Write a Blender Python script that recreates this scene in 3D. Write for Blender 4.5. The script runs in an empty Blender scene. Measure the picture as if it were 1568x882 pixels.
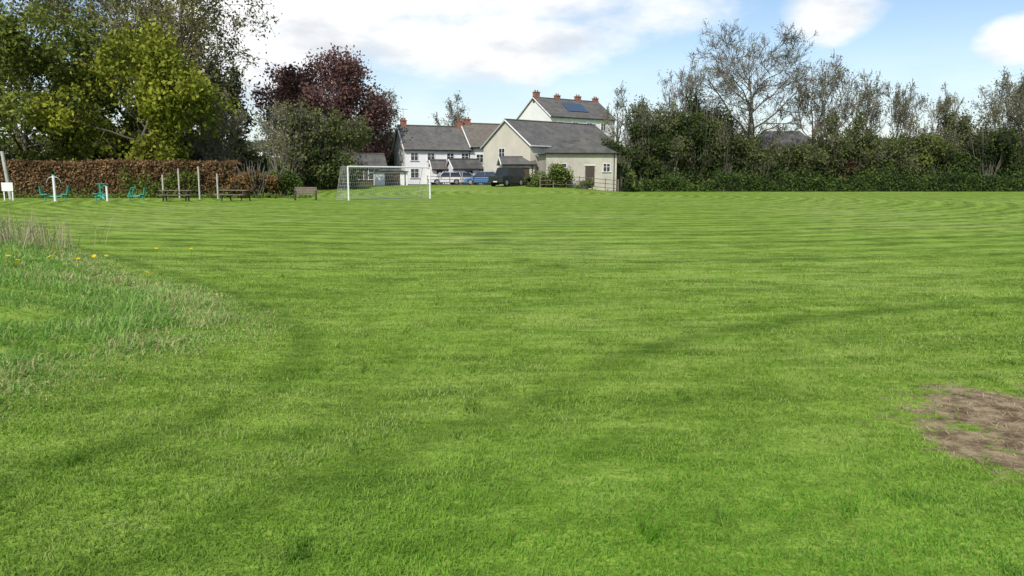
import bpy, math, numpy as np
from mathutils import Vector
R = np.random.default_rng(7)
scene = bpy.context.scene
scene.view_settings.view_transform = 'Standard'
scene.view_settings.look = 'None'
scene.view_settings.exposure = 0
COL = scene.collection
LB = 1.45   # foliage albedo gain

# ------------------------------------------------------------------ helpers
def sstep(a, b, x):
    t = np.clip((x - a) / (b - a), 0, 1)
    return t * t * (3 - 2 * t)

def snoise(x, y, z=0.0, f=1.0, seed=0):
    r = np.random.default_rng(seed + 1000)
    s = 0
    for i in range(7):
        d = r.normal(size=3); d /= np.linalg.norm(d)
        ff = f * (0.6 + 0.35 * i)
        s = s + np.sin((x * d[0] + y * d[1] + z * d[2]) * ff * 6.283 + r.uniform(0, 6.28)) / (1 + .25 * i)
    return s / 3.0

XB_Y = np.array([-30, 0, 3.0, 5.4, 6.7, 8.1, 9.5, 12.6, 18, 24, 34, 60])
XB_X = np.array([-8, -5.5, -4.4, -3.75, -3.16, -2.86, -3.7, -6.4, -10.8, -15.2, -24, -60])
def mound_d(x, y):
    return np.interp(y, XB_Y, XB_X) - x
def H(x, y):
    x = np.asarray(x, float); y = np.asarray(y, float)
    d = mound_d(x, y)
    m = 0.5 * sstep(0.2, 5.5, d) * (1 - sstep(19, 32, y)) * sstep(-6, 3, y)
    m = m * (1 + .12 * snoise(x, y, f=.25, seed=3))
    b = 0.75 * sstep(62, 88, y) * (1 - sstep(4, 14, x))
    c = np.clip((y - 100) * 0.09, 0, 5)
    u = 0.02 * snoise(x, y, f=.09, seed=5) * (1 - sstep(55, 70, y))
    return m + b + c + u

def mk(name, V, F, mats, midx=None, col=None, smooth=False, parent=None):
    me = bpy.data.meshes.new(name)
    V = np.asarray(V, np.float32)
    F = [np.asarray(f, np.int32) for f in F if len(f)]
    loops = np.concatenate([f.ravel() for f in F])
    tot = np.concatenate([np.full(len(f), f.shape[1], np.int32) for f in F])
    start = np.concatenate([[0], np.cumsum(tot)[:-1]]).astype(np.int32)
    me.vertices.add(len(V)); me.vertices.foreach_set('co', V.ravel())
    me.loops.add(len(loops)); me.loops.foreach_set('vertex_index', loops)
    me.polygons.add(len(tot)); me.polygons.foreach_set('loop_start', start)
    try: me.polygons.foreach_set('loop_total', tot)
    except Exception: pass
    if midx is not None: me.polygons.foreach_set('material_index', np.asarray(midx, np.int32))
    me.polygons.foreach_set('use_smooth', np.full(len(tot), smooth, bool))
    for m in mats: me.materials.append(m)
    if col is not None:
        a = me.attributes.new('Col', 'FLOAT_COLOR', 'POINT')
        c = np.ones((len(V), 4), np.float32); c[:, :3] = col
        a.data.foreach_set('color', c.ravel())
    me.update(calc_edges=True)
    ob = bpy.data.objects.new(name, me); COL.objects.link(ob)
    if parent: ob.parent = parent
    return ob

def empty(name, loc=(0, 0, 0), rz=0.0):
    e = bpy.data.objects.new(name, None); COL.objects.link(e)
    e.location = loc; e.rotation_euler = (0, 0, rz); e.empty_display_size = .3
    return e

def tubes(P, Rr, sides=5):
    B, n, _ = P.shape
    T = np.gradient(P, axis=1)
    T /= np.linalg.norm(T, axis=2, keepdims=True) + 1e-9
    ref = np.where(np.abs(T[:, :1, 2:3]) > .9, np.array([1., 0, 0]), np.array([0, 0, 1.]))
    ref = np.broadcast_to(ref, T.shape)
    A = np.cross(T, ref); A /= np.linalg.norm(A, axis=2, keepdims=True) + 1e-9
    Bv = np.cross(T, A)
    ang = np.arange(sides) * 2 * math.pi / sides
    V = P[:, :, None, :] + Rr[:, :, None, None] * (np.cos(ang)[None, None, :, None] * A[:, :, None, :] + np.sin(ang)[None, None, :, None] * Bv[:, :, None, :])
    idx = np.arange(B * n * sides).reshape(B, n, sides)
    a = idx[:, :-1, :]; b = idx[:, 1:, :]
    q = np.stack([a, np.roll(a, -1, 2), np.roll(b, -1, 2), b], -1).reshape(-1, 4)
    return V.reshape(-1, 3), q

# ------------------------------------------------------------------ materials
def newmat(name):
    m = bpy.data.materials.new(name); m.use_nodes = True
    nt = m.node_tree
    bs = nt.nodes['Principled BSDF']
    return m, nt, bs
def mth(nt, op, a, b=None, c=None):
    n = nt.nodes.new('ShaderNodeMath'); n.operation = op
    for i, v in enumerate((a, b, c)):
        if v is None: continue
        if isinstance(v, (int, float)): n.inputs[i].default_value = v
        else: nt.links.new(v, n.inputs[i])
    return n.outputs[0]
def mixc(nt, fac, a, b, mode='MIX'):
    n = nt.nodes.new('ShaderNodeMix'); n.data_type = 'RGBA'; n.blend_type = mode
    for sock, v in ((n.inputs[0], fac), (n.inputs[6], a), (n.inputs[7], b)):
        if isinstance(v, (int, float)): sock.default_value = v
        elif isinstance(v, tuple): sock.default_value = (*v, 1)
        else: nt.links.new(v, sock)
    return n.outputs[2]
def noise(nt, vec, scale, detail=4, rough=.55):
    n = nt.nodes.new('ShaderNodeTexNoise'); n.inputs['Scale'].default_value = scale
    n.inputs['Detail'].default_value = detail; n.inputs['Roughness'].default_value = rough
    if vec is not None: nt.links.new(vec, n.inputs['Vector'])
    return n.outputs[0]
def ramp(nt, fac, a, b):
    n = nt.nodes.new('ShaderNodeMapRange'); n.interpolation_type = 'SMOOTHSTEP'
    nt.links.new(fac, n.inputs[0]); n.inputs[1].default_value = a; n.inputs[2].default_value = b
    return n.outputs[0]
def comb(nt, x, y, z):
    n = nt.nodes.new('ShaderNodeCombineXYZ')
    for i, v in enumerate((x, y, z)):
        if isinstance(v, (int, float)): n.inputs[i].default_value = v
        else: nt.links.new(v, n.inputs[i])
    return n.outputs[0]

def simple(name, c, rough=.7, var=.25, scale=3., metal=0, bump=0.0, spec=.3):
    m, nt, bs = newmat(name)
    tc = nt.nodes.new('ShaderNodeTexCoord').outputs['Object']
    f = noise(nt, tc, scale, 4)
    f2 = noise(nt, tc, scale * 9, 2)
    f = mth(nt, 'ADD', mth(nt, 'MULTIPLY', f, .65), mth(nt, 'MULTIPLY', f2, .35))
    f = ramp(nt, f, .32, .68)
    lo = tuple(v * (1 - var) for v in c); hi = tuple(min(1, v * (1 + var * .6)) for v in c)
    nt.links.new(mixc(nt, f, lo, hi), bs.inputs['Base Color'])
    bs.inputs['Roughness'].default_value = rough; bs.inputs['Metallic'].default_value = metal
    bs.inputs['Specular IOR Level'].default_value = spec
    return m

def leafmat(name, transl=.35, rough=.7):
    m, nt, bs = newmat(name)
    at = nt.nodes.new('ShaderNodeAttribute'); at.attribute_name = 'Col'
    nt.links.new(at.outputs['Color'], bs.inputs['Base Color'])
    bs.inputs['Roughness'].default_value = rough; bs.inputs['Specular IOR Level'].default_value = .06
    tr = nt.nodes.new('ShaderNodeBsdfTranslucent'); nt.links.new(at.outputs['Color'], tr.inputs['Color'])
    ms = nt.nodes.new('ShaderNodeMixShader'); ms.inputs[0].default_value = transl
    nt.links.new(bs.outputs[0], ms.inputs[1]); nt.links.new(tr.outputs[0], ms.inputs[2])
    nt.links.new(ms.outputs[0], nt.nodes['Material Output'].inputs['Surface'])
    return m
LEAF = leafmat('leaves', .3)
BLADE = leafmat('grass_blades', .4, .7)
def flatmat(name, c):
    m, nt, bs = newmat(name)
    bs.inputs['Roughness'].default_value = .95; bs.inputs['Specular IOR Level'].default_value = .05
    g = nt.nodes.new('ShaderNodeObjectInfo')
    nt.links.new(mixc(nt, mth(nt, 'MULTIPLY', g.outputs['Random'], .5), c, tuple(v * .75 for v in c)), bs.inputs['Base Color'])
    return m
BARK = flatmat('bark', (.15, .13, .105))
BARKP = flatmat('bark_grey', (.165, .145, .12))
CORE = flatmat('hedge_dark_filler', (.024, .028, .015))  # dark filler mass added inside hedges and bushes to block light

CX, CY, CA = 0.0, 72.0, .8
SP1, SP2 = 1.3, 3.7
def lawn_mat(name):
    m, nt, bs = newmat(name)
    g = nt.nodes.new('ShaderNodeNewGeometry')
    pos = g.outputs['Position']
    s = nt.nodes.new('ShaderNodeSeparateXYZ'); nt.links.new(pos, s.inputs[0])
    x, y = s.outputs[0], s.outputs[1]
    rx = mth(nt, 'DIVIDE', mth(nt, 'SUBTRACT', x, CX), CA); ry = mth(nt, 'SUBTRACT', y, CY)
    r = mth(nt, 'SQRT', mth(nt, 'ADD', mth(nt, 'MULTIPLY', rx, rx), mth(nt, 'MULTIPLY', ry, ry)))
    th = mth(nt, 'ARCTAN2', rx, ry)
    n0 = noise(nt, pos, .13, 2)
    n1 = noise(nt, pos, .09, 3)
    rr = mth(nt, 'ADD', r, mth(nt, 'MULTIPLY', n0, 1.3))
    st = mth(nt, 'SINE', mth(nt, 'MULTIPLY', rr, 6.283 / SP1))
    st2 = mth(nt, 'SINE', mth(nt, 'MULTIPLY', rr, 6.283 / SP2))
    dash = noise(nt, comb(nt, mth(nt, 'MULTIPLY', rr, 3.2), mth(nt, 'MULTIPLY', th, 42.), 0.0), 1.0, 4, .7)
    dash2 = noise(nt, comb(nt, mth(nt, 'MULTIPLY', rr, .8), mth(nt, 'MULTIPLY', th, 20.), 3.0), 1.0, 3, .6)
    fine = noise(nt, pos, 8., 4, .8)
    blot = noise(nt, pos, .9, 5, .65)
    amp = ramp(nt, dash2, .3, .65)
    far = mth(nt, 'MULTIPLY', ramp(nt, y, 3., 20.), mth(nt, 'ADD', .4, amp))
    f = mth(nt, 'ADD', .5, mth(nt, 'MULTIPLY', mth(nt, 'MULTIPLY', st, .19), far))
    f = mth(nt, 'ADD', f, mth(nt, 'MULTIPLY', mth(nt, 'MULTIPLY', st2, .08), far))
    for q, k in ((dash, 1.9), (dash2, .7), (fine, 1.5), (blot, .9)):
        f = mth(nt, 'ADD', f, mth(nt, 'MULTIPLY', mth(nt, 'SUBTRACT', q, .5), k))
    f = ramp(nt, f, -.05, 1.0)
    c = mixc(nt, f, (.082, .145, .016), (.265, .39, .057))
    yl = ramp(nt, mth(nt, 'ADD', mth(nt, 'MULTIPLY', n1, .5), mth(nt, 'MULTIPLY', dash, .5)), .48, .63)
    c = mixc(nt, mth(nt, 'MULTIPLY', yl, .5), c, (.36, .40, .13))
    at = nt.nodes.new('ShaderNodeAttribute'); at.attribute_name = 'Col'
    s = nt.nodes.new('ShaderNodeSeparateColor'); nt.links.new(at.outputs['Color'], s.inputs[0])
    c = mixc(nt, mth(nt, 'MULTIPLY', s.outputs[0], .6), c, (.05, .10, .012))
    soil = mixc(nt, ramp(nt, noise(nt, pos, 6., 6, .7), .35, .65), (.13, .09, .05), (.38, .29, .175))
    d = ramp(nt, mth(nt, 'ADD', s.outputs[1], mth(nt, 'MULTIPLY', mth(nt, 'SUBTRACT', noise(nt, pos, 5., 5, .65), .5), 1.2)), .34, .55)
    c = mixc(nt, d, c, soil)
    b = nt.nodes.new('ShaderNodeBump'); b.inputs['Strength'].default_value = .7; b.inputs['Distance'].default_value = .06
    nt.links.new(fine, b.inputs['Height']); nt.links.new(b.outputs[0], bs.inputs['Normal'])
    nt.links.new(c, bs.inputs['Base Color'])
    bs.inputs['Roughness'].default_value = .9
    bs.inputs['Specular IOR Level'].default_value = .05
    return m
LAWN = lawn_mat('mown_grass_ground')

# ------------------------------------------------------------------ ground
def polydist(x, y, pts):
    d = np.full(x.shape, 1e9); sg = np.zeros(x.shape)
    for (ax, ay), (bx, by) in zip(pts[:-1], pts[1:]):
        dx, dy = bx - ax, by - ay
        t = np.clip(((x - ax) * dx + (y - ay) * dy) / (dx * dx + dy * dy), 0, 1)
        e = np.hypot(x - ax - t * dx, y - ay - t * dy)
        cr = np.sign(dx * (y - ay) - dy * (x - ax))
        sg = np.where(e < d, cr, sg); d = np.minimum(d, e)
    return d * sg
def catmull(pts, n=7):
    pts = np.array(pts, float); P = np.vstack([2 * pts[0] - pts[1], pts, 2 * pts[-1] - pts[-2]])
    out = []
    for i in range(1, len(P) - 2):
        for t in np.linspace(0, 1, n, endpoint=False):
            a, b, c, d = P[i - 1:i + 3]
            out.append(.5 * (2 * b + (c - a) * t + (2 * a - 5 * b + 4 * c - d) * t * t + (3 * b - a - 3 * c + d) * t ** 3))
    out.append(pts[-1]); return np.array(out)
# mower tracks: (path, [(signed offset, half width, amount)]) amount >0 dark, <0 pale
TR = [(catmull([(-4.2, 1.5), (-2.75, 3.8), (-2.15, 4.9), (-1.85, 5.9), (-2.2, 7.8), (-3.9, 10.4), (-7.4, 14.6), (-12.5, 20)]),
       [(0, .17, 1.0), (.36, .16, -1.0), (-.42, .16, -.7), (-.85, .10, .4), (-1.2, .14, -.5)]),
      (catmull([(-2.6, 1.5), (-1.4, 3.3), (-.7, 4.2), (.33, 5.55), (1.3, 7.0), (3.4, 8.5), (8, 10.4), (15, 13)]),
       [(0, .19, 1.0), (.42, .16, -.8), (-.5, .17, -.6), (-.9, .12, .35), (-1.4, .2, -.4)]),
      (catmull([(-1.0, 7.0), (-.4, 8.4), (1.0, 9.6), (5, 11.4), (12, 14.5)]), [(0, .18, .4), (.6, .2, -.6), (1.9, .2, -.5)]),
      (catmull([(-5.2, 12.6), (-1.6, 12.0), (3, 13.8), (10, 18)]), [(0, .2, .4), (1.4, .3, -.5), (-.9, .2, -.3)])]
def track(x, y):
    v = np.zeros(x.shape); wob = .05 * snoise(x, y, f=1.1, seed=11); mod = .75 + .35 * snoise(x, y, f=.7, seed=12) + .3 * snoise(x, y, f=3, seed=13)
    for p, ls in TR:
        d = polydist(x, y, p) + wob
        for o, w, a in ls:
            v = v + a * np.exp(-np.abs((d - o) / w) ** 2.6) * mod
    return np.clip(v, -1, 1.2)
def dirt(x, y):
    a = 1.25 - np.hypot((x - 3.95) / 1.55, (y - 4.5) / 1.6) + .25 * snoise(x, y, f=.9, seed=21)
    g = .62 - np.hypot((x + 7.0) / 4.0, (y - 55) / 2.6) * .35 - .12
    return np.clip(np.maximum(a, g), 0, 1)

nr, na = 440, 720
rad = np.exp(np.linspace(math.log(.05), math.log(4000), nr))
ang = np.arange(na) * 2 * math.pi / na
gx = rad[:, None] * np.sin(ang)[None]; gy = rad[:, None] * np.cos(ang)[None]
gz = H(gx, gy)
V = np.stack([gx, gy, gz], -1).reshape(-1, 3)
idx = np.arange(nr * na).reshape(nr, na)
a = idx[:-1]; b = idx[1:]
Q = np.stack([a, b, np.roll(b, -1, 1), np.roll(a, -1, 1)], -1).reshape(-1, 4)[:, ::-1]
V = np.vstack([V, [[0, 0, float(H(0., 0.))]]])
cen = np.stack([np.full(na, nr * na), idx[0], np.roll(idx[0], -1)], -1)[:, ::-1]
col = np.zeros((len(V), 3)); fx, fy = V[:, 0], V[:, 1]
near = np.hypot(fx, fy) < 80
col[near, 0] = np.clip(track(fx[near], fy[near]), 0, 1); col[near, 1] = dirt(fx[near], fy[near])
ground = mk('grass_ground', V, [Q, cen], [LAWN], None, col, True)

def blades(name, P, h, w, lean, col, mat):
    n = len(P); th = R.uniform(0, 2 * math.pi, n)
    sd = np.stack([np.cos(th), np.sin(th), np.zeros(n)], -1) * w[:, None] * .5
    mid = P + np.stack([lean[:, 0] * .35, lean[:, 1] * .35, np.full(n, .55)], -1) * h[:, None]
    lf = np.hypot(lean[:, 0], lean[:, 1])
    tip = P + np.stack([lean[:, 0], lean[:, 1], np.maximum(.25, 1 - .45 * lf)], -1) * h[:, None]
    VV = np.stack([P - sd, P + sd, mid - sd * .8, mid + sd * .8, tip], 1).reshape(-1, 3)
    F = np.concatenate([np.arange(n)[:, None] * 5 + np.array(t)[None] for t in ([0, 1, 3], [0, 3, 2], [2, 3, 4])])
    return mk(name, VV, [F], [mat], None, np.repeat(col, 5, 0))
N = 370000
y = np.exp(R.uniform(math.log(1.75), math.log(24), N)); x = R.uniform(-1, 1, N) * (.76 * y + .9)
dist = np.hypot(x, y)
keep = (mound_d(x, y) < .25) & (dirt(x, y) + R.normal(0, .15, N) < .36) & (R.random(N) > sstep(8, 24, dist))
x, y, dist = x[keep], y[keep], dist[keep]; n = len(x)
tuft = snoise(x, y, f=2.2, seed=31) + .6 * snoise(x, y, f=5, seed=32)
clump = sstep(.75, 1.05, snoise(x, y, f=2.9, seed=51) + .45 * snoise(x, y, f=1.1, seed=52))
tk = track(x, y)
hh = (.018 + .022 * R.random(n)) * (1 + .35 * tuft + .7 * clump - .25 * np.clip(tk, -1, 1)) * (1 + .015 * dist) * (1 - .6 * sstep(10, 23, dist))
ww = .0028 + .0007 * dist
ln = R.normal(0, .6, (n, 2))
rx = (x - CX) / CA; ry = y - CY; r = np.hypot(rx, ry) + .6 * snoise(x, y, f=.08, seed=8); th = np.arctan2(rx, ry)
f = .5 + (.19 * np.sin(r * 6.283 / SP1) + .09 * np.sin(r * 6.283 / SP2)) * sstep(5, 14, y)
f += .11 * snoise(x, y, f=.3, seed=33) + .13 * snoise(x, y, f=1.0, seed=34) + .12 * snoise(x, y, f=3.3, seed=35)
f += (.13 * snoise(r * 1.6, th * 22, f=1, seed=36) + .12 * snoise(r * 5, th * 60, f=1, seed=37)) * (.4 + .6 * sstep(4, 12, y))
f -= .45 * clump
f = np.clip(f + R.normal(0, .18, n), 0, 1.15)[:, None]
c = np.array([.10, .20, .018]) * (1 - f) + np.array([.35, .53, .078]) * f
yl = np.clip(.30 + .4 * snoise(x, y, f=.45, seed=38) + .35 * snoise(x, y, f=1.8, seed=39) + .65 * np.clip(-tk, 0, 1), 0, 1) * (R.random(n) < .5)
c = c * (1 - .6 * yl[:, None]) + np.array([.54, .56, .22]) * .6 * yl[:, None]
dk = (np.clip(tk, 0, 1) * .52)[:, None]
c = c * (1 - dk) + np.array([.075, .16, .018]) * dk
lush = (np.exp(-((x - 1.4) / 2.4) ** 2 - ((y - 3.0) / 1.5) ** 2) * .42)[:, None]
c = c * (1 - lush) + np.array([.13, .40, .025]) * lush
blades('lawn_grass', np.stack([x, y, H(x, y) - .004], -1), hh, ww, ln, c, BLADE)

# rough grass on the bank
N = 150000
y = np.exp(R.uniform(math.log(3.0), math.log(32), N)); x = np.interp(y, XB_Y, XB_X) + .55 - R.exponential(2.6, N)
keep = x > -1.0 * y - 2
x, y = x[keep], y[keep]; n = len(x); dm = mound_d(x, y)
tuft = snoise(x, y, f=.45, seed=41) + .6 * snoise(x, y, f=1.3, seed=42)
keep = R.random(n) < np.clip(.8 + .3 * tuft, .25, 1) * (.3 + .7 * sstep(-.5, .4, dm)); x, y, dm, tuft = x[keep], y[keep], dm[keep], tuft[keep]; n = len(x)
hh = (.06 + .13 * R.random(n) ** 1.5) * (1 + .75 * tuft) * (.25 + .75 * sstep(-.3, 1.8, dm + .4 * tuft))
hh = np.clip(hh, .03, .42); dist = np.hypot(x, y)
ww = .004 + .0009 * dist
lx = R.normal(.25, .55, n) + .3 * snoise(x, y, f=.6, seed=43); ly = R.normal(-.15, .55, n) + .3 * snoise(x, y, f=.6, seed=44)
t = np.clip(.5 + .3 * tuft + .25 * snoise(x, y, f=.25, seed=45) + R.normal(0, .2, n), 0, 1)[:, None]
c = np.array([.14, .30, .04]) * (1 - t) + np.array([.38, .57, .15]) * t
dry = (R.random(n) < np.where((dm < .8) & (tuft > -.3), .38, .10) + .3 * sstep(.3, .9, snoise(x, y, f=.35, seed=46))); c[dry] = np.array([.58, .53, .25]) * R.uniform(.7, 1.15, (dry.sum(), 1))
blades('rough_grass', np.stack([x, y, H(x, y) - .01], -1), hh, ww, np.stack([lx, ly], -1), c, BLADE)

def flowers(name, X, Y, r, hgt, colr):
    n = len(X); Z = H(X, Y) + hgt
    k = 7; an = np.arange(k) * 2 * math.pi / k
    tilt = R.normal(0, .3, (n, 2))
    rim = np.stack([X[:, None] + r[:, None] * np.cos(an), Y[:, None] + r[:, None] * np.sin(an),
                    Z[:, None] + r[:, None] * (tilt[:, :1] * np.cos(an) + tilt[:, 1:] * np.sin(an))], -1)
    VV = rim.reshape(-1, 3); F = np.arange(n * k).reshape(n, k)
    P = np.stack([np.stack([X, Y, H(X, Y)], -1), np.stack([X, Y, Z - .003], -1)], 1)
    tv, tq = tubes(P, np.full((n, 2), .0035), 3)
    cc = np.vstack([np.tile(colr, (len(VV), 1)), np.tile((.12, .2, .05), (len(tv), 1))])
    mk(name, np.vstack([VV, tv]), [F, tq + len(VV)], [LEAF], None, cc)
n = 26
fx = np.concatenate([R.normal(-7.6, .6, 15), R.normal(-6.9, .8, 11)]); fy = np.concatenate([R.normal(11.8, .8, 15), R.normal(12.4, 1.0, 11)])
flowers('dandelion_flowers', fx, fy, np.full(n, .036), R.uniform(.2, .34, n), (.85, .62, .02))
n = 420; sx = R.normal(-11.6, .75, n); sy = R.normal(17.0, .9, n); hh = R.uniform(.35, 1.15, n)
blades('dry_stalks', np.stack([sx, sy, H(sx, sy)], -1), hh, np.full(n, .014), R.normal(0, .3, (n, 2)), np.tile((.46, .39, .24), (n, 1)) * R.uniform(.6, 1.2, (n, 1)), LEAF)
n = 1300; sx = R.normal(3.6, .9, n); sy = R.normal(4.6, .9, n); ok = dirt(sx, sy) > .3; sx, sy = sx[ok], sy[ok]; n = len(sx)
blades('dead_grass_litter', np.stack([sx, sy, H(sx, sy) + .002], -1), R.uniform(.015, .05, n), np.full(n, .006), R.normal(0, 1.6, (n, 2)), np.tile((.45, .36, .21), (n, 1)) * R.uniform(.4, 1.2, (n, 1)), LEAF)

# ------------------------------------------------------------------ vegetation
def rhombs(C, size, rg):
    n = len(C)
    u = rg.normal(size=(n, 3)); u /= np.linalg.norm(u, axis=1, keepdims=True)
    v = rg.normal(size=(n, 3)); v -= u * (u * v).sum(1, keepdims=True); v /= np.linalg.norm(v, axis=1, keepdims=True)
    s = size[:, None]
    VV = np.stack([C - u * s, C - v * s * .6, C + u * s, C + v * s * .6], 1).reshape(-1, 3)
    return VV, np.arange(n * 4).reshape(n, 4)

def tree(name, x, y, h, r, seed, kids=(9, 6, 5, 4), first=.25, leaves=6000, lsize=.2, c1=(.06, .1, .02), c2=(.13, .18, .03),
         bark=None, trunk_r=None, jit=.16, up=.06, ang=(45, 45, 45, 45), spread=.45, lspread=.35, twig=.012, skew=0.0, z0=None, stems=1, rd=True):
    rg = np.random.default_rng(seed)
    trunk_r = trunk_r or h * .018
    lev = []
    n0 = 10
    P = np.zeros((stems, n0, 3)); d = np.tile([skew, 0, 1.], (stems, 1))
    if stems > 1: d[:, :2] += rg.normal(0, .35, (stems, 2)); P[:, 0, :2] = rg.normal(0, .3, (stems, 2))
    for i in range(1, n0):
        d = d + rg.normal(0, jit * .5, (stems, 3)); d[:, 2] += .1; d /= np.linalg.norm(d, axis=1, keepdims=True)
        P[:, i] = P[:, i - 1] + d / (n0 - 1) * rg.uniform(.85, 1, (stems, 1)) * (.85 if rd else 1)
    RR = trunk_r * np.linspace(1, .2, n0)[None].repeat(stems, 0) / math.sqrt(stems)
    RR[:, 0] *= 1.35
    lev.append((P, RR)); L = np.ones(stems)
    for li, k in enumerate(kids):
        P, RR = lev[-1]; B, n, _ = P.shape
        t = rg.uniform(first if li == 0 else .15, 1, (B, k)); t[:, 0] = .97
        if li == 0: t = np.linspace(first, .98, k)[None].repeat(B, 0) + rg.normal(0, .02, (B, k)); t = np.clip(t, 0, .99)
        f = t * (n - 1); i0 = np.minimum(f.astype(int), n - 2); fr = (f - i0)[..., None]
        bi = np.arange(B)[:, None]
        p0 = P[bi, i0] * (1 - fr) + P[bi, i0 + 1] * fr
        pd = P[bi, i0 + 1] - P[bi, i0]; pd /= np.linalg.norm(pd, axis=2, keepdims=True) + 1e-9
        rr = RR[bi, i0] * (1 - fr[..., 0]) + RR[bi, i0 + 1] * fr[..., 0]
        q = rg.normal(size=(B, k, 3))
        if li == 0:
            az = (np.arange(k) * 2.399)[None] + rg.normal(0, .3, (B, k)); q = np.stack([np.cos(az), np.sin(az), 0 * az], -1)
        q -= pd * (q * pd).sum(2, keepdims=True); q /= np.linalg.norm(q, axis=2, keepdims=True)
        A = np.radians(ang[li] + rg.normal(0, 9, (B, k)))[..., None]
        dd = pd * np.cos(A) + q * np.sin(A)
        if li == 0:
            tn = np.clip((t - first) / (1 - first), 0, 1)
            prof = (.45 + .7 * np.sin(math.pi * (.12 + .72 * tn))) if rd else (1.15 - .55 * t)
            ln = L[:, None] * spread * rg.uniform(.8, 1.1, (B, k)) * prof
        else: ln = L[:, None] * .6 * rg.uniform(.65, 1.1, (B, k)) * (1.1 - .4 * t)
        M = B * k; m = 6 if li == 0 else (5 if li == 1 else 4 if li == 2 else 3)
        PP = np.zeros((M, m, 3)); PP[:, 0] = p0.reshape(M, 3); dd = dd.reshape(M, 3); ln = ln.reshape(M)
        for i in range(1, m):
            dd = dd + rg.normal(0, jit, (M, 3)); dd[:, 2] += up; dd /= np.linalg.norm(dd, axis=1, keepdims=True)
            PP[:, i] = PP[:, i - 1] + dd * (ln / (m - 1))[:, None]
        r0 = np.maximum(rr.reshape(M) * (.62 if li == 0 else .6), twig)
        R2 = r0[:, None] * np.linspace(1, .35, m)[None]; R2 = np.maximum(R2, twig * .6)
        lev.append((PP, R2)); L = ln
    allp = lev[-1][0].reshape(-1, 3); axy = np.median(allp[:, :2], 0)
    sz = h / np.percentile(allp[:, 2], 99.5); sx = r / np.percentile(np.hypot(allp[:, 0] - axy[0], allp[:, 1] - axy[1]), 86)
    S = np.array([sx, sx, sz]); z0 = float(H(x, y)) - .1 if z0 is None else z0
    off = np.array([x, y, z0])
    VV = []; FF = []; CC = []; nv = 0; MI = []
    for i, (P, RR) in enumerate(lev):
        P = P * S; P[..., 2] = np.maximum(P[..., 2], 0.0 if i == 0 else .15)
        v, qd = tubes(P, RR, 7 if i == 0 else 5 if i == 1 else 3)
        VV.append(v); FF.append(qd + nv); nv += len(v); MI.append(np.zeros(len(qd), int)); CC.append(np.zeros((len(v), 3)))
    if leaves:
        P = lev[-1][0] * S; B = len(P)
        bi = rg.integers(0, B, leaves); ti = rg.integers(0, P.shape[1], leaves)
        C = P[bi, ti] + rg.normal(0, lspread, (leaves, 3)); C[:, 2] = np.maximum(C[:, 2], .2)
        clump = rg.normal(0, .2, B)[bi] + rg.normal(0, .2, max(1, lev[-3][0].shape[0]))[(bi // (kids[-1] * kids[-2]))]
        t = np.clip(.45 + clump + rg.normal(0, .2, leaves), 0, 1)[:, None]
        cc = (np.array(c1) * (1 - t) + np.array(c2) * t) * LB
        v, qd = rhombs(C, lsize * rg.uniform(.6, 1.3, leaves), rg)
        VV.append(v); FF.append(qd + nv); nv += len(v); MI.append(np.ones(len(qd), int)); CC.append(np.repeat(cc, 4, 0))
    ob = mk(name, np.vstack(VV), [np.vstack(FF)], [bark or BARK, LEAF], np.concatenate(MI), np.vstack(CC))
    ob.location = off
    return ob

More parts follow.
